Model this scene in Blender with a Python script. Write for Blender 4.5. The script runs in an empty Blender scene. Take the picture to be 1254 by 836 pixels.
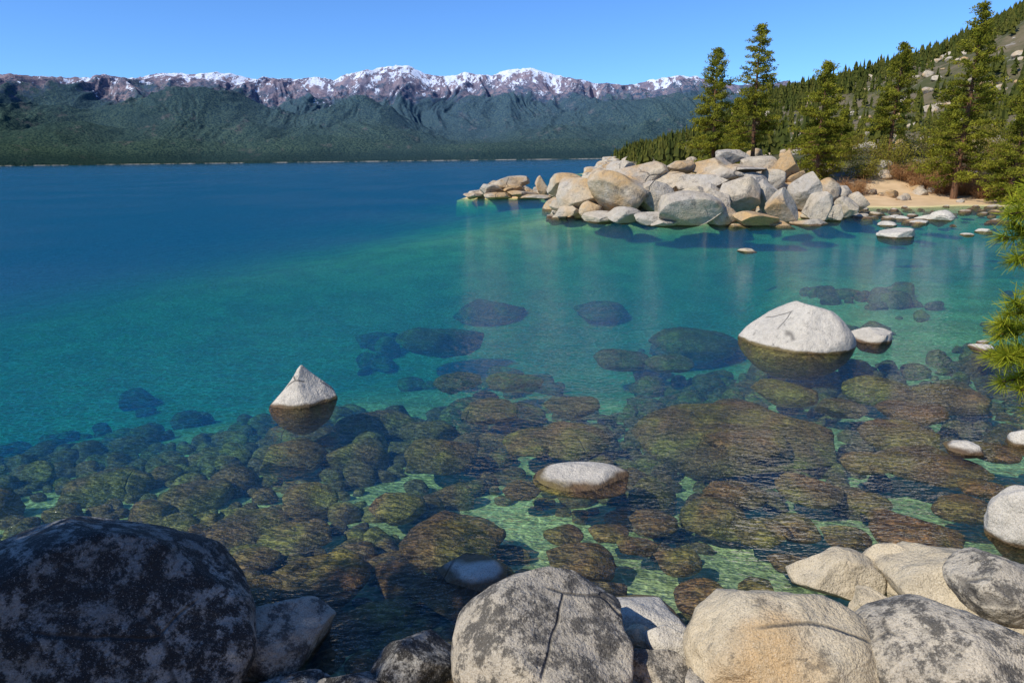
import bpy, bmesh, math, numpy as np
from mathutils import Matrix, Vector
scene=bpy.context.scene
rngG=np.random.default_rng(7)

# ------------------------------------------------------------------ camera
PITCH=math.radians(14.9); ROLL=math.radians(-0.69); H=5.0; F=836.0
cam_d=bpy.data.cameras.new("camera"); cam=bpy.data.objects.new("camera",cam_d)
scene.collection.objects.link(cam); scene.camera=cam
cam_d.lens=24; cam_d.sensor_width=36; cam_d.clip_start=0.05; cam_d.clip_end=40000
R=Matrix.Rotation(math.pi/2-PITCH,3,'X')@Matrix.Rotation(ROLL,3,'Z')
cam.matrix_world=Matrix.Translation((0,0,H))@R.to_4x4()
def ray(u,v):
    d=R@Vector(((u-627)/F,(418-v)/F,-1)); return np.array(d)
def on_plane(u,v,z=0.0):           # where the camera ray through an image pixel meets the level z
    d=ray(u,v); t=(z-H)/d[2]; return np.array([d[0]*t,d[1]*t,z]),t
def at_dist(u,v,dist):             # point on the camera ray of an image pixel, at an assumed forward distance
    d=ray(u,v); t=dist/d[1]; return np.array([d[0]*t,dist,H+d[2]*t]),t

# ------------------------------------------------------------------ noise
def _h(ix,iy,iz,seed):
    n=(ix.astype(np.int64)*374761393+iy.astype(np.int64)*668265263+iz.astype(np.int64)*2147483647+seed*1274126177)&0xffffffff
    n=((n^(n>>13))*1274126177)&0xffffffff
    n=((n^(n>>16))*2246822519)&0xffffffff
    n=n^(n>>15)
    return (n&0xffffff)/float(0xffffff)*2-1
def vnoise(p,seed=0):
    i=np.floor(p).astype(np.int64); f=p-i; w=f*f*(3-2*f)
    x,y,z=i[:,0],i[:,1],i[:,2]; r=0
    for a in (0,1):
        for b in (0,1):
            for c in (0,1):
                ww=(w[:,0] if a else 1-w[:,0])*(w[:,1] if b else 1-w[:,1])*(w[:,2] if c else 1-w[:,2])
                r=r+ww*_h(x+a,y+b,z+c,seed)
    return r
def fbm(p,o=4,seed=0,ridged=False):
    r=0;a=1.0;s=0
    for k in range(o):
        n=vnoise(p*(2.03**k)+k*17.3,seed+k)
        if ridged: n=1-2*np.abs(n)
        r=r+a*n; s+=a; a*=0.5
    return r/s
def sstep(x,a,b):
    t=np.clip((x-a)/(b-a),0,1); return t*t*(3-2*t)

# ------------------------------------------------------------------ mesh helper
def mk(name,verts,faces,mats,midx=None,smooth=True,attr=None):
    verts=np.asarray(verts,dtype=np.float32); faces=np.asarray(faces,dtype=np.int32)
    m=bpy.data.meshes.new(name); k=faces.shape[1]; nf=len(faces)
    m.vertices.add(len(verts)); m.vertices.foreach_set("co",verts.ravel())
    m.loops.add(nf*k); m.loops.foreach_set("vertex_index",faces.ravel())
    m.polygons.add(nf); m.polygons.foreach_set("loop_start",np.arange(nf,dtype=np.int32)*k)
    m.polygons.foreach_set("loop_total",np.full(nf,k,dtype=np.int32))
    if midx is not None: m.polygons.foreach_set("material_index",np.asarray(midx,dtype=np.int32))
    m.polygons.foreach_set("use_smooth",np.full(nf,smooth,dtype=bool))
    m.update(calc_edges=True); m.validate()
    for mt in mats: m.materials.append(mt)
    if attr is not None:
        a=m.attributes.new("tone",'FLOAT','POINT'); a.data.foreach_set("value",np.asarray(attr,dtype=np.float32))
    o=bpy.data.objects.new(name,m); scene.collection.objects.link(o); return o
def grid_faces(nx,ny):
    i=np.arange(nx-1)[None,:]; j=np.arange(ny-1)[:,None]; a=(j*nx+i).ravel()
    return np.stack([a,a+1,a+nx+1,a+nx],1)

# ------------------------------------------------------------------ node helper
class NT:
    def __init__(s,name):
        s.m=bpy.data.materials.new(name); s.m.use_nodes=True; s.t=s.m.node_tree; s.t.nodes.clear()
        s.out=s.t.nodes.new('ShaderNodeOutputMaterial')
        s.geo=s.t.nodes.new('ShaderNodeNewGeometry'); s.pos=s.geo.outputs['Position']
        s.sep=s.t.nodes.new('ShaderNodeSeparateXYZ'); s.l(s.pos,s.sep.inputs[0]); s.z=s.sep.outputs[2]
    def n(s,k,**kw):
        nd=s.t.nodes.new(k)
        for a,b in kw.items(): setattr(nd,a,b)
        return nd
    def l(s,a,b): s.t.links.new(a,b)
    def put(s,inp,v):
        if hasattr(v,'links'): s.l(v,inp)
        elif isinstance(v,(tuple,list)): inp.default_value=(*v,1) if len(v)==3 and len(inp.default_value)==4 else v
        else: inp.default_value=v
    def noise(s,scale,detail=4,rough=0.55,vec=None,dist=0.0):
        nd=s.n('ShaderNodeTexNoise'); s.l(vec or s.pos,nd.inputs['Vector'])
        nd.inputs['Scale'].default_value=scale; nd.inputs['Detail'].default_value=detail
        nd.inputs['Roughness'].default_value=rough; nd.inputs['Distortion'].default_value=dist
        return nd.outputs['Fac']
    def vor(s,scale,feature='F1',vec=None,out='Distance'):
        nd=s.n('ShaderNodeTexVoronoi',feature=feature); s.l(vec or s.pos,nd.inputs['Vector'])
        nd.inputs['Scale'].default_value=scale; return nd.outputs[out]
    def warp(s,scale,amount,vec=None):
        nd=s.n('ShaderNodeTexNoise'); s.l(s.pos,nd.inputs['Vector']); nd.inputs['Scale'].default_value=scale; nd.inputs['Detail'].default_value=2
        a=s.n('ShaderNodeVectorMath',operation='SCALE'); s.l(nd.outputs['Color'],a.inputs[0]); a.inputs['Scale'].default_value=amount
        b=s.n('ShaderNodeVectorMath',operation='ADD'); s.l(vec or s.pos,b.inputs[0]); s.l(a.outputs[0],b.inputs[1]); return b.outputs[0]
    def scale(s,v3,vec=None,off=(0,0,0),rot=(0,0,0)):
        nd=s.n('ShaderNodeMapping'); s.l(vec or s.pos,nd.inputs[0]); nd.inputs['Scale'].default_value=v3
        nd.inputs['Location'].default_value=off; nd.inputs['Rotation'].default_value=rot
        return nd.outputs[0]
    def mr(s,x,a,b,c=0.0,d=1.0,smooth=True):
        nd=s.n('ShaderNodeMapRange'); nd.interpolation_type='SMOOTHSTEP' if smooth else 'LINEAR'
        s.put(nd.inputs[0],x)
        for k,q in enumerate((a,b,c,d)): s.put(nd.inputs[k+1],q)
        return nd.outputs[0]
    def math(s,op,a,b=0.0):
        nd=s.n('ShaderNodeMath',operation=op); s.put(nd.inputs[0],a); s.put(nd.inputs[1],b); return nd.outputs[0]
    def mix(s,f,a,b,mode='MIX'):
        nd=s.n('ShaderNodeMix',data_type='RGBA',blend_type=mode); s.put(nd.inputs[0],f)
        s.put(nd.inputs[6],a); s.put(nd.inputs[7],b); return nd.outputs[2]
    def bump(s,h,strength,dist,normal=None):
        nd=s.n('ShaderNodeBump'); s.l(h,nd.inputs['Height']); nd.inputs['Strength'].default_value=strength
        nd.inputs['Distance'].default_value=dist
        if normal is not None: s.l(normal,nd.inputs['Normal'])
        return nd.outputs[0]
    def bsdf(s,col,rough=0.85,normal=None,spec=0.3):
        nd=s.n('ShaderNodeBsdfPrincipled'); s.put(nd.inputs['Base Color'],col); s.put(nd.inputs['Roughness'],rough)
        nd.inputs['Specular IOR Level'].default_value=spec
        if normal is not None: s.l(normal,nd.inputs['Normal'])
        s.l(nd.outputs[0],s.out.inputs[0]); return nd

def rock_mat(name,a,b,lichen=0.5,lcol=(0.035,0.033,0.03),size=1.0,stain=None,wetz=0.05,sthr=(0.47,0.6),lsc=2.6):
    m=NT(name)
    col=m.mix(m.mr(m.noise(0.7/size,4,0.6),0.35,0.65),a,b)
    if stain: col=m.mix(m.mr(m.noise(0.35/size,4,0.6,vec=m.scale((1,1,1),off=(5,9,2))),sthr[0],sthr[1]),col,stain)
    col=m.mix(m.mr(m.noise(6/size,5,0.7),0.35,0.7,0.0,0.5),col,tuple(c*0.55 for c in a))
    lf=m.mr(m.noise(lsc/size,8,0.80,vec=m.scale((1,1,1),off=(3,1,7))),0.60-0.2*lichen,0.68-0.17*lichen)
    col=m.mix(m.math('MULTIPLY',lf,min(1.0,0.45+lichen*0.6)),col,lcol)
    sp=m.noise(70/size,2,0.7)
    col=m.mix(m.mr(sp,0.50,0.68,0,0.5),col,(0.06,0.055,0.05))
    col=m.mix(m.mr(sp,0.42,0.30,0,0.35),col,(0.62,0.6,0.55))
    cr=m.vor(0.5/size,'DISTANCE_TO_EDGE',vec=m.warp(1.0/size,0.35*size))
    crf=m.mr(cr,0.0,0.013,1.0,0.0)
    crf=m.math('MULTIPLY',crf,m.mr(m.noise(0.9/size,1),0.52,0.60))
    col=m.mix(m.math('MULTIPLY',crf,0.65),col,(0.05,0.045,0.04))
    zz=m.math('ADD',m.z,m.math('MULTIPLY',m.math('SUBTRACT',m.noise(3,2),0.5),0.10))
    wet=m.mr(zz,wetz-0.02,wetz+0.04,1.0,0.0)
    alg=m.mix(m.mr(m.noise(0.8,3,vec=m.scale((1,1,0.2))),0.4,0.62),(0.33,0.17,0.075),(0.36,0.29,0.07))
    alg=m.mix(m.mr(m.noise(1.1,2,vec=m.scale((1,1,1),off=(20,4,0))),0.46,0.60,0,0.65),alg,(0.14,0.09,0.05))
    alg=m.mix(m.mr(m.noise(9,4,0.7),0.4,0.7,0,0.6),alg,(0.10,0.07,0.035))
    alg=m.mix(m.mr(sp,0.45,0.3,0,0.5),alg,(0.52,0.42,0.19))
    ring=m.mr(m.z,-0.09,0.02,0.0,0.75)
    alg=m.mix(ring,alg,(0.07,0.047,0.026))
    col=m.mix(wet,col,alg)
    h=m.math('ADD',m.noise(3/size,6,0.65),m.math('MULTIPLY',m.noise(28/size,3,0.7),0.18))
    h=m.math('SUBTRACT',h,m.math('MULTIPLY',crf,0.25))
    nb=m.bump(h,0.8,0.15*size)
    m.bsdf(col,m.mr(wet,0,1,0.88,0.55),nb,0.3)
    return m.m
M_white=rock_mat("granite_white",(0.62,0.56,0.46),(0.52,0.47,0.39),0.15)
M_tan=rock_mat("granite_tan",(0.60,0.49,0.32),(0.52,0.44,0.31),0.22,stain=(0.48,0.33,0.17),sthr=(0.55,0.65))
M_grey=rock_mat("granite_grey_lichen",(0.42,0.37,0.29),(0.52,0.45,0.34),0.70,(0.05,0.046,0.04),lsc=3.6)
M_dark=rock_mat("granite_lichen_dapple",(0.24,0.225,0.195),(0.42,0.39,0.33),0.90,(0.028,0.026,0.023),lsc=4.5)  # black lichen; dark and pale mottling also paints dappled tree shade
M_out=rock_mat("granite_outcrop",(0.56,0.46,0.32),(0.46,0.41,0.34),0.30,(0.11,0.095,0.08),size=2.6,stain=(0.50,0.31,0.13),wetz=0.12,sthr=(0.46,0.60))

# ------------------------------------------------------------------ rocks
_ico={}
def ico(sub):
    if sub not in _ico:
        bm=bmesh.new(); bmesh.ops.create_icosphere(bm,subdivisions=sub,radius=1)
        bm.verts.ensure_lookup_table()
        _ico[sub]=(np.array([v.co[:] for v in bm.verts]),np.array([[q.index for q in f.verts] for f in bm.faces]))
        bm.free()
    return _ico[sub]
def rock(seed,sub=4,ncut=9,lo=0.55,hi=0.9,amp=0.10,taper=0.0,peak=0.0):
    v,f=ico(sub); v=v.copy(); r=np.random.default_rng(seed)
    for _ in range(ncut):
        n=r.normal(size=3); n/=np.linalg.norm(n); o=r.uniform(lo,hi)
        d=v@n-o; v-=np.outer(np.maximum(d,0),n)*0.96
    q=v+seed*3.7
    v*=(1+amp*fbm(q*1.1,2,seed%97)+amp*0.5*fbm(q*3.1,3,seed%89))[:,None]
    mn,mx=v.min(0),v.max(0); v=(v-(mn+mx)/2)/((mx-mn)/2)
    if taper:
        k=1-taper*np.clip(v[:,2],0,1); v[:,0]*=k; v[:,1]*=k
    if peak:                        # lean the crest to one side
        v[:,0]=v[:,0]*(1-0.30*np.clip(v[:,2],0,1))+peak*np.clip(v[:,2],0,1)
    return v,f
def place(v,c,a,b,h,rz=0.0,tilt=0.0):
    if tilt:
        ct,st=math.cos(tilt),math.sin(tilt); x=v[:,0]*ct-v[:,2]*st; z=v[:,0]*st+v[:,2]*ct
        v=np.stack([x,v[:,1],z],1); v=v/np.abs(v).max(0)
    w=v*np.array([a,b,h]); cz,sz=math.cos(rz),math.sin(rz)
    return np.stack([w[:,0]*cz-w[:,1]*sz+c[0],w[:,0]*sz+w[:,1]*cz+c[1],w[:,2]+c[2]],1)
def dims(c,t,w,h,bf):
    hd=math.hypot(c[0],c[1]); th=math.atan2(H-c[2],hd); s=t/F
    a=w*s/2; b=a*bf; hh=h*s/2
    k=(hh*hh-(b*math.sin(th))**2)
    if k<(0.3*hh)**2: b=0.9*hh/max(math.sin(th),0.02)*0.95; b=min(b,a*1.2); k=max((0.35*hh)**2,hh*hh-(b*math.sin(th))**2)
    return a,b,math.sqrt(k)/math.cos(th)
def boulder(u,v,w,h,z,mat,seed,bf=0.8,name="boulder",sub=5,dist=None,**kw):
    tilt=kw.pop('tilt',0.0)
    c,t=on_plane(u,v,z)
    a,b,hz=dims(c,t,w,h,bf)
    vv,f=rock(seed,sub,**kw)
    rz=-math.atan2(c[0],c[1])
    return mk(name,place(vv,c,a,b,hz,rz,tilt),f,[mat])

fg=[ # u,v,w,h,z,mat,seed,bf
 (95,800,410,320,0.55,M_dark,61,0.8),
 (338,790,150,110,0.1,M_grey,12,0.8),
 (512,818,125,95,0.05,M_dark,13,0.8),
 (662,812,222,190,0.35,M_grey,14,0.85),
 (782,757,134,74,0.02,M_white,15,0.8),
 (822,797,78,70,0.1,M_white,16,0.8),
 (780,790,50,50,0.1,M_tan,17,0.8),
 (800,828,90,64,0.2,M_grey,18,0.8),
 (888,760,54,40,0.05,M_white,19,0.8),
 (958,795,232,180,0.4,M_tan,20,0.9),
 (1022,702,112,72,0.2,M_tan,21,0.8),
 (1095,708,84,78,0.2,M_tan,22,0.8),
 (1185,722,215,118,0.35,M_tan,23,0.8),
 (1222,722,120,86,0.65,M_grey,24,0.8),
 (1165,815,240,170,0.6,M_grey,25,0.9),
 (1252,642,78,92,0.2,M_white,26,0.8),
 (430,850,90,60,0.1,M_dark,27,0.8),
 (885,850,90,60,0.25,M_grey,28,0.8),
 (1062,800,90,80,0.2,M_dark,29,0.8),
 (600,858,90,60,0.1,M_grey,51,0.8),(1070,745,60,44,0.15,M_tan,52,0.8),(1120,755,70,50,0.3,M_tan,53,0.8),
 (860,782,40,30,0.05,M_grey,54,0.8),(755,845,70,44,0.15,M_dark,55,0.8),(1275,760,90,80,0.4,M_tan,56,0.8),(350,848,110,50,0.1,M_dark,57,0.8),
]
for q in fg: boulder(*q,amp=0.13,lo=0.58,hi=0.92,ncut=11)
boulder(974,418,136,94,0.03,M_white,42,0.75,amp=0.06,lo=0.62,hi=0.9,peak=0.14)
boulder(1064,416,50,30,0.0,M_white,32,0.8)
boulder(373,488,84,84,0.0,M_white,33,0.8,taper=0.8,amp=0.04,lo=0.7)
boulder(711,588,118,46,-0.06,M_white,34,0.7,amp=0.05)
boulder(565,718,136,80,-0.20,M_white,35,0.8,amp=0.05)
boulder(1180,550,46,22,0.0,M_white,36); boulder(1256,540,40,34,0.05,M_white,37)
boulder(1202,427,30,14,0.0,M_white,38); boulder(1203,420,14,8,0.0,M_white,39)
boulder(915,308,24,8,0.0,M_tan,40); boulder(1096,290,42,22,0.0,M_white,41)
boulder(1086,276,22,11,0.0,M_white,43); boulder(1135,268,30,12,0.0,M_white,44)
boulder(1152,268,30,22,0.1,M_white,45); boulder(1184,288,16,6,0.0,M_white,46);boulder(1205,284,20,9,0.0,M_white,47)
boulder(1100,268,24,10,0.0,M_white,48);boulder(1125,273,22,8,0.0,M_white,49)

# ------------------------------------------------------------------ terrain
cap_pts=[(600,200),(740,193),(800,178),(860,160),(900,135),(960,110),(1050,92),(1130,70),(1200,38),(1254,6),(1400,-80),(1600,-150)]
_ct=[];_ce=[]
for u,v in cap_pts:
    d=ray(u,v); _ct.append(math.atan2(d[0],d[1])); _ce.append(d[2]/math.hypot(d[0],d[1]))
def shore_sd(x,y):
    w=3*vnoise(np.stack([x*0.05,y*0.05,0*x],1),5)+1.2*vnoise(np.stack([x*0.2,y*0.2,0*x],1),6)
    s1=np.minimum(y-66,(x-(7+(y-62)*0.14)))
    s2=x-(0.95*y+9)
    return np.maximum(s1,s2)+w*np.clip(y/60,0,2.5)
def hgt(x,y):
    sd=shore_sd(x,y)
    nr=np.interp(y,[-40,0,2,4,5,6,7.5,10,14,20,30,50,100,250],[6,3.3,2.3,0.6,0.1,-0.3,-0.6,-0.95,-1.35,-2.3,-4.6,-9,-17,-28])
    left=np.clip(-x-3-0.08*y,0,60)*0.15*np.clip((y-11)/8,0,1)
    dep=nr-left
    shal=sstep(x-0.20*y,0,9)
    cove=-0.75-0.038*np.clip(y-8,0,80)
    dep=np.where(y>7.5,dep*(1-shal)+np.maximum(dep,cove)*shal,dep)
    dep=dep+0.12*fbm(np.stack([x*0.4,y*0.4,0*x],1),3,9)*np.clip(y/8,0,1.6)
    dep=np.where(sd<0,np.where(y>8,np.maximum(dep,sd*0.12),dep),dep)
    land=0.05*sd+3.4*sstep(sd,7,26)
    hill=270*sstep(x+25*fbm(np.stack([x*0.006,y*0.006,0*x],1),3,31),60,640)
    hill=hill+sstep(sd,20,160)*(8+7*fbm(np.stack([x*0.02,y*0.02,0*x],1),3,35))*sstep(y,150,400)
    dist=np.hypot(x,y); cap=H+np.interp(np.arctan2(x,y),_ct,_ce)*dist-6+5*fbm(np.stack([x*0.015,y*0.015,0*x],1),3,37)
    hill=np.where(dist>160,np.minimum(hill,np.maximum(cap-land,0)),hill)*sstep(y,2600,1700)
    hill=hill+sstep(sd,30,120)*2*fbm(np.stack([x*0.08,y*0.08,0*x],1),3,36)
    z=np.where(sd>0,np.where(y>12,land+hill,np.maximum(dep,land)),dep)
    e=((x-17.5)/13.5)**2+((y-63)/6.5)**2
    z=np.maximum(z,np.where(e<1.3,3.0*(1-e),-99))
    e2=((x+0.3)/6.2)**2+((y-95)/3)**2
    z=np.maximum(z,np.where(e2<1.3,1.0*(1-e2),-99))
    return z
n=760
tx=np.linspace(-math.asinh(3000/5),math.asinh(3000/5),n); xs=5*np.sinh(tx)
ty=np.linspace(math.asinh(-40/6.),math.asinh(3000/6.),n); ys=6*np.sinh(ty)
X,Y=np.meshgrid(xs,ys); Xf,Yf=X.ravel(),Y.ravel()
Z=hgt(Xf,Yf)
g=NT("ground_sand_and_soil")
sand=g.mix(g.mr(g.noise(0.5,4),0.35,0.65),(0.80,0.77,0.34),(0.56,0.55,0.24))
sand=g.mix(g.mr(g.noise(9,4,0.7),0.45,0.7,0,0.4),sand,(0.26,0.24,0.11))
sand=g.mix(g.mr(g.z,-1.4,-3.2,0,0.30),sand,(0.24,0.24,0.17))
beach=g.mix(g.mr(g.noise(0.6,4),0.4,0.6),(0.62,0.43,0.24),(0.54,0.37,0.20))
soil=g.mix(g.mr(g.noise(0.05,6,0.65),0.4,0.6),(0.15,0.12,0.075),(0.065,0.07,0.028))
soil=g.mix(g.mr(g.noise(0.12,6,0.7,vec=g.scale((1,1,1),off=(40,3,0))),0.60,0.68,0,0.8),soil,(0.28,0.25,0.22))
land=g.mix(g.mr(g.z,1.6,2.8),beach,soil)
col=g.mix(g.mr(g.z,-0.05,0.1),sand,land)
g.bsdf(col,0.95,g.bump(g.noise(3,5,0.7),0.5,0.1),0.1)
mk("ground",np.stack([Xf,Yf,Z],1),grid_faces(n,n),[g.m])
def gz(x,y): return float(hgt(np.array([float(x)]),np.array([float(y)]))[0])

# ------------------------------------------------------------------ submerged stones
V=[];Fc=[];off=0
def add(v,f):
    global off
    V.append(v);Fc.append(f+off);off+=len(v)
protos=[rock(200+i,4,8,0.55,0.9,0.16) for i in range(14)]
big=[ # u,v,w,h,z
 (892,545,240,80,-0.75),(390,718,122,70,-0.35),(555,662,132,62,-0.38),(710,695,88,58,-0.42),(476,752,84,48,-0.35),
 (297,732,100,44,-0.2),(423,783,86,70,-0.4),(1122,657,106,50,-0.25),(935,655,70,40,-0.35),(975,645,60,34,-0.35),
 (487,622,70,40,-0.6),(360,560,80,46,-0.9),(702,538,90,40,-0.6),(600,505,70,28,-0.9),(1098,537,90,28,-0.3),(1115,508,80,22,-0.3),
 (600,384,90,20,-3.2),(735,384,70,14,-3.1),(540,420,110,22,-2.7),(850,420,110,22,-2.0),(460,522,100,28,-1.1),
 (540,557,90,34,-0.7),(655,543,80,34,-0.7),(880,632,90,50,-0.5),(800,640,60,34,-0.5),(900,605,80,26,-0.4),(1065,615,50,26,-0.3),
 (1180,625,70,26,-0.3),(1060,570,60,30,-0.3),(910,545,100,40,-0.45),(1140,570,130,40,-0.25),(1215,555,60,24,-0.15),
 (630,470,70,22,-1.5),(760,440,70,22,-1.8),(820,445,60,20,-1.6),(990,600,80,30,-0.4),(860,735,70,50,-0.35),(930,722,50,30,-0.3),
 (240,610,90,40,-0.9),(130,600,110,40,-1.1),(500,790,90,40,-0.4),(300,655,110,46,-0.8),(360,665,90,40,-0.7),(200,655,80,36,-0.8),
 (640,600,50,26,-0.6),(830,690,60,36,-0.4),(780,670,50,30,-0.4),(745,652,50,26,-0.4),(690,655,50,26,-0.5),(740,725,60,30,-0.4),(650,720,40,24,-0.4),
 (900,500,60,16,-0.6),(960,482,80,16,-0.6),(1030,500,60,16,-0.6),(1080,480,90,16,-0.5),(1160,490,90,18,-0.5),(560,470,60,16,-1.4),(700,500,70,18,-1.0),
 (1080,630,40,22,-0.25),(1035,660,60,26,-0.3),(1205,600,60,22,-0.2),(970,690,60,24,-0.3)]
placed=[]
for i,(u,v,w,h,z) in enumerate(big):
    c,t=on_plane(u,v,z); a,b,hz=dims(c,t,w,h,0.85)
    pv,pf=protos[i%14]
    hz=min(max(hz,0.38*a),abs(z)*0.92 if w<220 else 0.6)
    placed.append((c[0],c[1],0.8*a))
    add(place(pv,c,a,b,hz,-math.atan2(c[0],c[1])+rngG.uniform(-.2,.2)),pf)
protoS=[rock(300+i,3,8,0.6,0.92,0.12) for i in range(16)]
N=24000
py=6.2+28*rngG.random(N)**1.1; px=rngG.uniform(-0.9,0.86,N)*py
mask=fbm(np.stack([px*0.33,py*0.33,0*px],1),3,50)
gzz=hgt(px,py)
for i in range(N):
    x,y=px[i],py[i]
    dens=1.3*mask[i]+0.04
    dens-=0.35*max(0,(y-20)/9)+0.35*max(0,(-x-9)/7)*(y>17)
    dens+=0.60*max(0,1-abs(y-15.0-0.1*x)/6.0)
    if x>0.42*y: dens-=0.10
    if rngG.random()>np.clip(0.16+1.5*dens,0.0,0.95): continue
    r=0.10+0.32*rngG.random()**2.6+0.014*y*rngG.random()**1.5
    d=-gzz[i]
    if d<0.15: continue
    A_=np.array(placed)
    if (((A_[:,0]-x)**2+(A_[:,1]-y)**2)<(0.80*(A_[:,2]+r))**2).any(): continue
    placed.append((x,y,r))
    hz=min(r*rngG.uniform(0.6,0.95),d*0.6)
    pv,pf=protoS[i%16]
    add(place(pv,(x,y,gzz[i]+hz*0.5),r*rngG.uniform(0.9,1.45),r*rngG.uniform(0.7,1),hz,rngG.uniform(-0.7,0.7)),pf)
sm=rock_mat("submerged_stone",(0.1,0.07,0.03),(0.1,0.08,0.03),0.3,wetz=0.5)
mk("submerged_stones",np.concatenate(V),np.concatenate(Fc),[sm])

# ------------------------------------------------------------------ outcrop
def outcrop(name,lst,nf,hull,seed,sizes):
    global V,Fc,off
    V=[];Fc=[];off=0
    r=np.random.default_rng(seed)
    for i,(u,v,w,h,d) in enumerate(lst):
        c,t=at_dist(u,v,d); a,b,hz=dims(c,t,w,h,0.8)
        pv,pf=rock(seed*50+i,5,12,0.48,0.86,0.09)
        add(place(pv,c,a*1.02,b,hz*1.02,-math.atan2(c[0],c[1])+r.uniform(-.1,.1),r.uniform(-0.55,0.2)),pf)
    pr=[rock(seed*90+i,4,11,0.45,0.84,0.08) for i in range(14)]
    for k in range(nf):
        x,y=hull(r); s=r.uniform(*sizes)
        z=gz(x,y)+s*0.2
        pv,pf=pr[k%14]
        add(place(pv,(x,y,max(z,-0.2)),s*r.uniform(0.8,1.6),s,s*r.uniform(0.6,1.1),r.uniform(0,6.28),r.uniform(-.9,.6)),pf)
    return mk(name,np.concatenate(V),np.concatenate(Fc),[M_out])
main=[(712,242,76,50,60),(696,228,52,32,64),(755,240,84,62,57.5),(785,214,70,36,62),(735,266,50,18,56),(765,264,44,22,54),(795,268,40,20,52.5),
(845,257,80,50,52),(802,242,50,40,57),(822,225,52,32,60),(862,228,66,32,58),(888,214,76,28,61),(906,238,50,44,55),(868,203,56,20,65),(897,192,40,18,68),(836,203,44,20,65),
(925,270,60,26,51),(958,252,40,46,53.5),(936,240,36,40,56),(963,205,38,42,62),(932,204,50,26,65),(985,235,40,48,58),(1000,256,34,42,55),(1016,262,36,30,55),(1035,256,30,30,57),
(1050,248,28,26,61),(1057,270,26,12,57),(990,274,46,16,52),(886,268,40,30,52),(955,277,40,12,51),(900,207,72,12,60.5),(1012,234,30,32,62),(1030,238,24,24,62),(975,222,36,28,62),(760,207,36,20,65),(905,278,30,10,51),
(815,274,36,12,51.5),(700,258,40,18,59),(684,252,22,14,61),(745,222,44,22,62),(850,240,36,26,56),(878,250,34,32,54),(872,240,34,30,56),(946,222,30,30,60),(920,222,40,22,59),(775,232,30,34,58),(820,262,24,26,53),(724,256,30,22,58)]
def hm(r):
    a=r.uniform(0,6.283); q=math.sqrt(r.uniform(0.1,1.12)); return 17.5+13.5*q*math.cos(a),63+6.3*q*math.sin(a)
outcrop("rock_outcrop",main,360,hm,3,(0.3,0.9))
isl=[(578,240,24,8,92),(600,233,36,16,92),(620,226,40,20,94),(634,222,30,14,96),(640,238,40,10,91),(663,228,16,26,93),(655,241,40,7,90),(610,240,36,9,90.5),(682,238,20,12,90),(690,240,16,8,88),(628,233,24,16,93),(606,226,20,10,95)]
outcrop("rock_islet",isl,46,lambda r:(r.uniform(-6,6),95+r.uniform(-2.5,2)),4,(0.35,0.8))
V=[];Fc=[];off=0
r=np.random.default_rng(5)
pr=[rock(900+i,3,10,0.5,0.88,0.08) for i in range(12)]
for k in range(440):
    m_=r.random()
    if k>=400:
        x=r.uniform(27,44); y=r.uniform(50,63); s=r.uniform(0.2,0.6)
        pv,pf=pr[k%12]; add(place(pv,(x,y,-0.05),s*1.3,s,s*0.6,r.uniform(0,6.28),0.2),pf); continue
    if m_<0.45:
        x=r.uniform(28,62); y=64+r.normal()*2.2; s=r.uniform(0.15,0.6)
    elif m_<0.58:
        x=r.uniform(40,70); y=76+r.uniform(-4,14); s=r.uniform(0.3,0.9)
    else:
        y=r.uniform(70,600); x=7+(y-62)*0.14+r.normal()*4+1; s=r.uniform(0.5,1.6)*(1+y/300)
    z=gz(x,y)
    if z<-0.6: continue
    pv,pf=pr[k%12]; add(place(pv,(x,y,z+s*0.2),s*1.2,s,s*0.8,r.uniform(0,6.28),r.uniform(-.5,.5)),pf)
for k in range(800):
    y=r.uniform(110,1200); x=r.uniform(0.2,0.9)*y
    if shore_sd(np.array([x]),np.array([y]))[0]<10: continue
    s=r.uniform(0.6,2.5)*(0.6+y/1000)
    pv,pf=pr[k%12]; add(place(pv,(x,y,gz(x,y)+s*0.2),s*1.3,s,s*0.8,r.uniform(0,6.28),r.uniform(-.5,.5)),pf)
mk("shore_rocks",np.concatenate(V),np.concatenate(Fc),[M_out])

# ------------------------------------------------------------------ foliage
def leaf_mat(name,a,b,dark):
    m=NT(name); at=m.n('ShaderNodeAttribute',attribute_name="tone")
    col=m.mix(at.outputs['Fac'],a,b)
    col=m.mix(m.mr(m.noise(0.8,2),0.35,0.65,0.0,0.6),col,dark)
    d=m.n('ShaderNodeBsdfDiffuse'); m.l(col,d.inputs[0])
    tr=m.n('ShaderNodeBsdfTranslucent'); m.l(col,tr.inputs[0])
    mx=m.n('ShaderNodeMixShader'); mx.inputs[0].default_value=0.35
    m.l(d.outputs[0],mx.inputs[1]); m.l(tr.outputs[0],mx.inputs[2]); m.l(mx.outputs[0],m.out.inputs[0])
    return m.m
def bark_mat():
    m=NT("pine_bark"); c=m.mix(m.mr(m.noise(3,4,0.7,vec=m.scale((3,3,0.6))),0.4,0.6),(0.20,0.10,0.05),(0.09,0.055,0.035))
    m.bsdf(c,0.9,m.bump(m.noise(6,4,0.7,vec=m.scale((3,3,0.6))),0.8,0.05),0.1); return m.m
M_bark=bark_mat()
M_pine=leaf_mat("pine_needles",(0.17,0.185,0.022),(0.38,0.35,0.04),(0.07,0.09,0.018))
M_near=leaf_mat("pine_needles_near",(0.28,0.34,0.02),(0.62,0.56,0.05),(0.16,0.22,0.02))
M_man=leaf_mat("shrub_leaves",(0.22,0.20,0.025),(0.44,0.36,0.06),(0.10,0.11,0.02))
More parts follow.
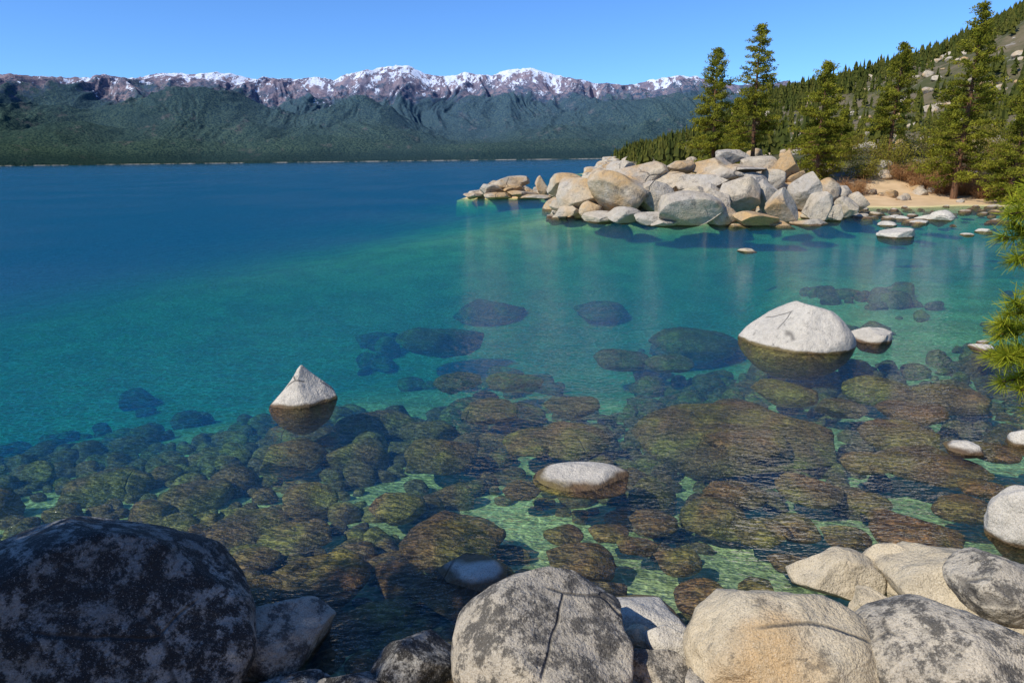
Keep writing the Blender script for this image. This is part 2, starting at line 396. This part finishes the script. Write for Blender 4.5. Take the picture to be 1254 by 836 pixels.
M_wil=leaf_mat("willow_twigs",(0.42,0.20,0.08),(0.50,0.31,0.14),(0.22,0.11,0.05))
def tube(p0,p1,r0,r1,k=6):
    p0=np.array(p0,float);p1=np.array(p1,float); d=p1-p0; d/=np.linalg.norm(d)+1e-9
    a=np.cross(d,[0.3,0.2,1.0] if abs(d[2])<0.9 else [1,0,0]); a/=np.linalg.norm(a); b=np.cross(d,a)
    an=np.arange(k)*2*math.pi/k; ring=np.outer(np.cos(an),a)+np.outer(np.sin(an),b)
    v=np.concatenate([p0+ring*r0,p1+ring*r1]); i=np.arange(k); j=(i+1)%k
    return v,np.stack([i,j,j+k,i+k],1)
def blades(centers,spread,length,width,r,n,updir=0.3):
    N=len(centers)*n
    c=np.repeat(centers,n,0)+r.normal(size=(N,3))*spread
    d=r.normal(size=(N,3)); d[:,2]+=updir; d/=np.linalg.norm(d,axis=1)[:,None]
    e=r.normal(size=(N,3)); e=np.cross(d,e); e/=np.linalg.norm(e,axis=1)[:,None]
    L=(length*r.uniform(0.6,1.3,N))[:,None]; W=(width*r.uniform(0.6,1.3,N))[:,None]
    v=np.stack([c-d*L*.5-e*W*.3,c-e*W*.5+e*W,c+d*L*.5,c-e*W*.5],1).reshape(-1,3)
    return v,np.arange(N*4).reshape(N,4),c
def pine(base,height,rad,seed,mat=M_pine,clear=0.12,nb=150,nbl=20,bl=(0.32,0.11),lean=0.0):
    r=np.random.default_rng(seed); VV=[];FF=[];MI=[];TN=[];o=0
    def A(v,f,mi,tn):
        nonlocal o
        VV.append(v);FF.append(f+o);MI.append(np.full(len(f),mi));TN.append(tn if hasattr(tn,'__len__') else np.full(len(v),tn)); o+=len(v)
    base=np.array(base,float)
    def tp(t): return base+np.array([lean*t*height+0.12*math.sin(t*5+seed),0.12*math.cos(t*4+seed),height*t])
    R0=height*0.017
    for k in range(12): A(*tube(tp(k/12),tp((k+1)/12),R0*(1-k/12.5)+0.02,R0*(1-(k+1)/12.5)+0.02,8),0,0)
    cent=[];tone=[]
    for k in range(nb):
        t=clear+(1-clear)*((k+r.random())/nb)**0.92
        s=(t-clear)/(1-clear)
        prof=(min(1,s/0.18+0.45))*(1-s)**0.7+0.07
        L=rad*prof*r.uniform(0.55,1.3)
        if r.random()<0.12: L*=1.25
        az=r.uniform(0,6.283); p0=tp(t)
        up=(-0.15+0.65*s)+r.uniform(-.15,.15)
        d=np.array([math.cos(az),math.sin(az),up]); p1=p0+d*L
        mid=p0+d*L*0.5+np.array([0,0,-0.06*L])
        A(*tube(p0,mid,0.02+0.012*L,0.015+0.006*L,4),0,0); A(*tube(mid,p1,0.015+0.006*L,0.01,4),0,0)
        m_=max(3,int(L*3.2)); bt=r.random()
        for q in range(m_):
            f_=0.3+0.7*(q+r.random())/m_
            cent.append(p0+d*L*f_+r.normal(size=3)*np.array([.16,.16,.08])*L*0.55*f_); tone.append(0.6*bt+0.4*r.random())
    cent=np.array(cent)
    v,f,c=blades(cent,np.array([0.2,0.2,0.11]),bl[0],bl[1],r,nbl)
    A(v,f,1,np.repeat(np.repeat(np.array(tone),nbl),4))
    return mk("pine_tree",np.concatenate(VV),np.concatenate(FF),[M_bark,mat],np.concatenate(MI),False,np.concatenate(TN))
def pine_px(u,vtop,d,wpx,seed,**k):
    p,t=at_dist(u,vtop,d); gzv=gz(p[0],d); return pine((p[0],d,gzv-0.1),p[2]-gzv,wpx*t/F/2,seed,**k)
pine_px(880,60,84,70,1,clear=0.08)
pine_px(933,30,90,60,2,clear=0.22,nb=125)
pine_px(1014,76,82,66,3,clear=0.12)
pine_px(1107,53,92,54,4,clear=0.24,nb=115)
pine_px(1205,4,76,84,5,clear=0.1,nb=180)
pine_px(1262,95,70,74,6,clear=0.05)
pine_px(905,120,96,36,7,clear=0.05,nb=100)
pine_px(1000,150,100,34,8,clear=0.05,nb=100); pine_px(1035,135,104,36,9,clear=0.05,nb=100)
pine_px(1165,130,118,36,10,clear=0.05,nb=100)
pine((-10.2,1.0,2.6),8.6,2.3,21,clear=0.28,nb=90,nbl=14)
def near_pine():
    r=np.random.default_rng(77); VV=[];FF=[];MI=[];TN=[];o=0
    def A(v,f,mi,tn):
        nonlocal o
        VV.append(v);FF.append(f+o);MI.append(np.full(len(f),mi));TN.append(tn if hasattr(tn,'__len__') else np.full(len(v),tn)); o+=len(v)
    bx,by=7.6,6.4
    for k in range(10): A(*tube((bx,by,0.3+k*1.0),(bx+0.03*k,by,1.3+k*1.0),0.24-0.02*k,0.22-0.02*k,10),0,0)
    tips=[((1262,232),6.0),((1236,262),6.0),((1228,292),6.1),((1246,318),6.0),((1240,246),6.3),
          ((1236,385),5.6),((1222,410),5.7),((1214,436),5.7),((1232,440),5.6),((1226,468),5.7),((1250,478),5.6),((1240,402),5.9),((1262,360),5.8),((1262,440),5.6),((1264,500),5.8),((1270,280),6.0),((1280,420),5.8),((1275,320),6.2)]
    cs=[];ds=[]
    for (uv,d) in tips:
        p,_=at_dist(uv[0],uv[1],d)
        root=np.array([bx,by,p[2]+0.5]); mid=(p+root)/2+np.array([0,0,-0.05])
        A(*tube(root,mid,0.03,0.018,5),0,0); A(*tube(mid,p,0.018,0.007,5),0,0)
        dirn=p-mid; dirn/=np.linalg.norm(dirn)
        for q in range(6):
            cs.append(p-dirn*0.055*q+r.normal(size=3)*0.012); ds.append(dirn)
        for b_ in range(2):
            sd=dirn+r.normal(size=3)*0.55; sd/=np.linalg.norm(sd); q0=p-dirn*r.uniform(0.15,0.5); q1=q0+sd*0.2
            A(*tube(q0,q1,0.008,0.005,4),0,0)
            for q in range(4): cs.append(q1-sd*0.05*q); ds.append(sd)
    cs=np.array(cs);ds=np.array(ds); k=34
    N=len(cs)*k; c=np.repeat(cs,k,0); d=np.repeat(ds,k,0)*0.7+r.normal(size=(N,3))*0.6; d/=np.linalg.norm(d,axis=1)[:,None]
    e=np.cross(d,r.normal(size=(N,3))); e/=np.linalg.norm(e,axis=1)[:,None]
    L=r.uniform(0.10,0.17,N)[:,None]; W=0.0035
    v=np.stack([c-e*W,c+e*W,c+d*L+e*W*0.4,c+d*L-e*W*0.4],1).reshape(-1,3)
    A(v,np.arange(N*4).reshape(N,4),1,np.repeat(r.random(N),4))
    mk("pine_tree",np.concatenate(VV),np.concatenate(FF),[M_bark,M_near],np.concatenate(MI),False,np.concatenate(TN))
near_pine()
def bush(x,y,rad,h,seed,mat,nb=34,bl=(0.22,0.1),nbl=22,name="shrub"):
    r=np.random.default_rng(seed); VV=[];FF=[];MI=[];TN=[];o=0
    def A(v,f,mi,tn):
        nonlocal o
        VV.append(v);FF.append(f+o);MI.append(np.full(len(f),mi));TN.append(tn if hasattr(tn,'__len__') else np.full(len(v),tn)); o+=len(v)
    z=gz(x,y); cent=[]
    for k in range(nb):
        az=r.uniform(0,6.283); el=r.uniform(0.1,1.0); q=r.uniform(0.5,1.05)
        p=np.array([x+rad*q*math.cos(az)*math.cos(el),y+rad*q*math.sin(az)*math.cos(el),z+h*q*math.sin(el)+0.1])
        A(*tube((x,y,z-0.1),p,0.035,0.012,4),0,0)
        for s in (0.55,0.8,1.0): cent.append(np.array([x,y,z])*(1-s)+p*s)
    cent=np.array(cent); v,f,c=blades(cent,rad*0.13,bl[0],bl[1],r,nbl,0.5)
    A(v,f,1,np.repeat(np.repeat(r.random(len(cent)),nbl),4))
    mk(name,np.concatenate(VV),np.concatenate(FF),[M_bark,mat],np.concatenate(MI),False,np.concatenate(TN))
for (u,d,w,h,t) in [(1075,88,3.2,3.2,0),(1100,86,3,4,0),(1125,86,3.4,4.6,0),(1150,84,3,4,1),(1175,82,3.2,3.6,1),(1195,80,3,3.2,1),(1215,80,2.8,4,0),(1245,76,3,4,0),(1060,92,3,3.6,0),
    (1140,95,3.6,5,0),(1160,98,4,5.4,0),(1095,96,3.6,5,0),(1185,95,3.5,4.5,0),(990,84,2.4,3,0),(1040,84,2.6,3.6,0),(950,74,1.4,1.8,0),(945,68,1.0,1.6,0),(1030,78,2,1.8,1),(1230,72,2,2,1),(1210,88,4,5,0),(860,82,2,2,0),(1165,79,2.2,2.4,1),
    (1110,82,2,2,1),(1085,84,2,2.2,1),(1235,84,3,4,0),(970,80,2,2.4,0),(1020,92,3,4,0),(1120,104,5,6,0),(1200,104,5,6,0),(1135,80,2,2,1),(1190,76,1.8,1.6,1)]:
    x=(u-627)/F*d*1.02
    if t==0: bush(x,d,w,h,int(u),M_man)
    else: bush(x,d,w,h,int(u),M_wil,nb=60,bl=(0.5,0.035),nbl=16)

def forest(name,pts,hs,seed,mat):
    r=np.random.default_rng(seed); VV=[];FF=[];TN=[];o=0
    L=5;K=8
    for (x,y,z),h in zip(pts,hs):
        w=h*r.uniform(0.15,0.25)
        tone=r.random()
        for l in range(L):
            z0=z+h*(0.08+0.82*l/L+r.uniform(-.03,.03)); z1=z+h*min(1.0,(0.08+0.82*l/L+0.32)); ww=w*(1-l/L)**0.7*r.uniform(0.75,1.15)
            an=np.arange(K)*2*math.pi/K+r.uniform(0,6); rr=ww*np.where(np.arange(K)%2==0,1.15,0.5)*r.uniform(0.6,1.25,K)
            cx,cy=r.uniform(-.12,.12,2)*w
            ring=np.stack([x+cx+rr*np.cos(an),y+cy+rr*np.sin(an),z0+r.uniform(-.06,.06,K)*h],1)
            VV.append(np.concatenate([ring,[[x,y,z1]]])); i=np.arange(K)
            FF.append(np.stack([i,(i+1)%K,np.full(K,K)],1)+o); TN.append(np.full(K+1,tone)); o+=K+1
    mk(name,np.concatenate(VV),np.concatenate(FF),[mat],None,False,np.concatenate(TN))
r=np.random.default_rng(15)
N=34000; y=130+1700*r.random(N)**1.15; x=y*r.uniform(0.08,0.95,N)
sd=shore_sd(x,y); z=hgt(x,y); msk=fbm(np.stack([x*0.012,y*0.012,0*x],1),4,77)
keep=(sd>12)&(r.random(N)<np.clip(0.55+1.3*msk,0.14,0.97)*np.where(y<300,0.5,1))&(x<1150)
P=np.stack([x,y,z],1)[keep]; hs=r.uniform(4.0,11.5,len(P))*np.where(P[:,1]<400,0.75,1.0)
M_for=leaf_mat("forest_needles",(0.080,0.10,0.022),(0.18,0.17,0.035),(0.04,0.055,0.02))
forest("hillside_forest",P,hs,16,M_for)

# ------------------------------------------------------------------ mountains
sky_pts=[(-250,96),(-120,88),(0,90),(40,92),(80,96),(120,92),(160,95),(200,89),(240,90),(265,86),(300,92),(330,95),(370,96),(385,93),(410,96),(430,89),(460,84),(485,79),(500,80),(520,90),(545,93),(570,87),(600,93),(620,85),(650,82),(670,86),(700,96),(740,103),(770,104),(800,97),(830,91),(850,93),(870,98),(900,105),(960,100),(1100,110),(1300,120),(1500,130)]
hillB=[(-250,120),(0,108),(60,112),(110,128),(160,114),(200,106),(250,103),(290,110),(330,128),(370,142),(400,126),(440,112),(470,122),(500,142),(540,158),(580,160),(640,140),(700,128),(740,114),(800,106),(850,114),(900,122),(1000,130),(1300,140),(1500,150)]
hillC=[(-250,150),(0,150),(80,138),(150,150),(220,142),(300,140),(350,158),(420,142),(480,152),(560,168),(620,162),(680,148),(760,140),(820,150),(900,150),(1500,160)]
hillD=[(-250,176),(0,172),(60,178),(140,168),(230,165),(300,172),(380,160),(450,168),(540,175),(620,172),(700,165),(760,168),(830,172),(1500,176)]
def prof(pts):
    th=[];el=[]
    for u,v in pts:
        d=ray(u,v); th.append(math.atan2(d[0],d[1])); el.append(d[2]/math.hypot(d[0],d[1]))
    return np.array(th),np.array(el)
def smooth_interp(T,t_,e_):
    q=np.linspace(-1,1,1200); e=np.interp(q,t_,e_); k=np.hanning(23); k/=k.sum(); e=np.convolve(np.pad(e,11,'edge'),k,'valid'); return np.interp(T,q,e)
nt,nr_=1500,400
th=np.linspace(-0.85,0.75,nt); rr=np.linspace(8300,13200,nr_)
T,RR=np.meshgrid(th,rr); T=T.ravel();RR=RR.ravel()
x=RR*np.sin(T); y=RR*np.cos(T)
p=np.stack([x/1500,y/1500,0*x],1)
wob=fbm(p*0.9,3,140)*450
Hs=[]
for li,(pts,r0,wf,wb) in enumerate(((sky_pts,12200,2500,2600),(hillB,10400,1500,1100),(hillC,9450,850,650),(hillD,8800,500,500))):
    t_,e_=prof(pts); E=np.interp(T,t_,e_) if li==0 else smooth_interp(T,t_,e_)
    q=RR-r0-(wob if li else 0)
    s=np.where(q<0,1+q/wf,1-q/wb).clip(0,1)
    s=s**0.95*(1-0.06*np.exp(-(q/120)**2)*(li>0))
    Hs.append(E*r0*s)
Hs=np.array(Hs); K_=22.0
mxh=Hs.max(0); h=mxh+K_*np.log(np.exp((Hs-mxh)/K_).sum(0))-K_*0.3
wA=np.exp((Hs[0]-mxh)/K_)/np.exp((Hs-mxh)/K_).sum(0)
wx=fbm(p*1.4,3,180)*0.9; wy=fbm(p*1.4+9,3,181)*0.9
sp1=fbm(np.stack([x/620+wx*1.3,y/1500+wy,0*x],1),5,190,True)
sp2=fbm(np.stack([x/230+wx*3,y/420+wy*2,0*x],1),4,195,True)
crest=np.exp(-((RR-12200)/300)**2)
amp=sstep(RR,8450,9300)*(1-0.75*crest)*np.clip(h/700,0.1,1.0)
h=h+amp*(sp1*(150+110*wA)+sp2*(35+35*wA)-70)
h=h+fbm(np.stack([x/70,y/70,0*x],1),3,120)*9*sstep(RR,8400,8800)
h=np.maximum(h,np.where(RR<8360,-20,4))
h=np.where(RR<8330,-20,h)
tA,eA=prof(sky_pts)
jag=fbm(np.stack([T*120,0*T,0*T],1),5,160)*0.0034
h=np.where(RR>11300,np.minimum(h,(np.interp(T,tA,eA)+jag)*RR+5),np.minimum(h,(np.interp(T,tA,eA)-0.004)*RR))
eff=(h-60+400*wA-170*sp2*wA-200*sp1*wA)/1000.0
m=NT("mountain_forest_rock_snow")
at=m.n('ShaderNodeAttribute',attribute_name="tone"); ea=m.math('MULTIPLY',at.outputs['Fac'],1000.0)
big=m.noise(0.0012,4,0.6); fine=m.noise(0.012,6,0.75); vf=m.noise(0.045,3,0.85)
ysep=m.sep.outputs[1]
forest_c=m.mix(m.mr(vf,0.42,0.58),(0.008,0.024,0.012),(0.065,0.095,0.045))
forest_c=m.mix(m.mr(big,0.4,0.65,0,0.5),forest_c,(0.022,0.042,0.026))
forest_c=m.mix(m.mr(m.noise(0.004,6,0.78,vec=m.scale((1,1,1),off=(900,0,0))),0.57,0.67,0,0.5),forest_c,(0.15,0.12,0.09))
rockc=m.mix(m.mr(m.noise(0.004,6,0.7),0.4,0.6),(0.30,0.20,0.17),(0.16,0.12,0.125))
tree=m.mix(m.mr(fine,0.44,0.56),rockc,(0.03,0.05,0.055))
zf=m.math('ADD',ea,m.math('ADD',m.math('MULTIPLY',m.math('SUBTRACT',m.noise(0.0016,5,0.7),0.5),700),m.math('MULTIPLY',m.math('SUBTRACT',fine,0.5),700)))
c1=m.mix(m.mr(zf,1080,1180),forest_c,tree)
c1=m.mix(m.mr(zf,1270,1420),c1,rockc)
sn=m.math('ADD',ea,m.math('ADD',m.math('MULTIPLY',m.math('SUBTRACT',m.noise(0.005,7,0.76,vec=m.scale((1.7,0.8,0.8))),0.5),2800),m.math('MULTIPLY',m.math('SUBTRACT',vf,0.5),500)))
c1=m.mix(m.mr(sn,1500,1570),c1,(0.82,0.86,0.94))
c1=m.mix(m.mr(m.z,60,170,0.75,0),c1,(0.010,0.024,0.012))
shore=m.math('MULTIPLY',m.mr(m.z,5,12,1,0),m.mr(m.noise(0.004,4,0.7),0.42,0.55)); c1=m.mix(m.math('MULTIPLY',shore,0.8),c1,(0.34,0.30,0.24))
c1=m.mix(m.mr(ysep,7400,11500,0.03,0.24,False),c1,(0.11,0.22,0.46))  # distance haze painted into the base colour, bluer farther off
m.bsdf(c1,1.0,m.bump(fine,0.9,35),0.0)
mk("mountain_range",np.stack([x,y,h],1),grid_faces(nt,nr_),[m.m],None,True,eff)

# ------------------------------------------------------------------ water (closed body with absorption and a glow for scattered light)
w=NT("lake_water")
p1=w.scale((1,1.9,1),rot=(0,0,0.5))
wv=w.math('ADD',w.noise(1.1,2,0.5,vec=p1),w.math('MULTIPLY',w.noise(5.0,2,0.6,vec=w.scale((1,2.2,1),rot=(0,0,0.7))),0.7))
cal=w.mr(w.noise(0.05,1),0.35,0.65,0.6,1.4)
nb=w.bump(w.math('MULTIPLY',wv,cal),0.8,0.16)
fr=w.n('ShaderNodeFresnel'); fr.inputs[0].default_value=1.33; w.l(nb,fr.inputs['Normal'])
ff=w.math('MULTIPLY',fr.outputs[0],0.75)
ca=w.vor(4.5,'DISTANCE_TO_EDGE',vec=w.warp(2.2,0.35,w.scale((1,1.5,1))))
tc=w.mix(w.mr(ca,0.0,0.13,1.0,0.0),(0.65,0.67,0.67),(1,1,1))  # caustic light net painted into the surface tint
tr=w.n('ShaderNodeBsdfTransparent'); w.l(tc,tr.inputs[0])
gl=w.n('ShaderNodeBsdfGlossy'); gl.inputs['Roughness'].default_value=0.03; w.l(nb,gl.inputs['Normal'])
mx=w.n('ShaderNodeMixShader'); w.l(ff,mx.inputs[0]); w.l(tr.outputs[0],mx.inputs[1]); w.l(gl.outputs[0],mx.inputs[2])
w.l(mx.outputs[0],w.out.inputs['Surface'])
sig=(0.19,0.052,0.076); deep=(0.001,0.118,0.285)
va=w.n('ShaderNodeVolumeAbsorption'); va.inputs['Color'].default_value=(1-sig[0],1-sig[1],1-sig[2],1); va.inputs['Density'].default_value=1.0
ve=w.n('ShaderNodeEmission'); ve.inputs['Color'].default_value=(sig[0]*deep[0],sig[1]*deep[1],sig[2]*deep[2],1); ve.inputs['Strength'].default_value=1.0  # glow in place of scattered light; also brightens the underwater rocks
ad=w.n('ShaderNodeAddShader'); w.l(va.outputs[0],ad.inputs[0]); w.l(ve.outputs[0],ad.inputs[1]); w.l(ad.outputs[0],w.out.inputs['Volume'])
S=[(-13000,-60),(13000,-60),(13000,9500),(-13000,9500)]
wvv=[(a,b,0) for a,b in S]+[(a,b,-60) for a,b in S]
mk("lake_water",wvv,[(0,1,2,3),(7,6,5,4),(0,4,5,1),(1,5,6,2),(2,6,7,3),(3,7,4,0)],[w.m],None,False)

# ------------------------------------------------------------------ light
to_sun=Vector((-0.69,-0.46,0.80)).normalized()
el=math.asin(to_sun.z); az=math.atan2(to_sun.x,to_sun.y)
sl=bpy.data.lights.new("sun",'SUN'); sl.energy=5.0; sl.angle=math.radians(0.5); sl.color=(1.0,0.95,0.85)
so=bpy.data.objects.new("sun",sl); scene.collection.objects.link(so); so.rotation_euler=to_sun.to_track_quat('Z','Y').to_euler()
world=bpy.data.worlds.new("World"); scene.world=world; world.use_nodes=True
wt=world.node_tree; bg=wt.nodes['Background']
sk=wt.nodes.new('ShaderNodeTexSky'); sk.sky_type='NISHITA'; sk.sun_disc=False; sk.sun_elevation=el; sk.sun_rotation=az
sk.altitude=1900; sk.air_density=1.0; sk.dust_density=0.3; sk.ozone_density=2.5
tn=wt.nodes.new('ShaderNodeMix'); tn.data_type='RGBA'; tn.blend_type='MULTIPLY'; tn.inputs[0].default_value=1.0
wt.links.new(sk.outputs[0],tn.inputs[6]); tn.inputs[7].default_value=(0.60,0.97,1.44,1)
wt.links.new(tn.outputs[2],bg.inputs[0]); bg.inputs[1].default_value=0.13
scene.view_settings.view_transform='Standard'; scene.view_settings.look='None'; scene.view_settings.exposure=0
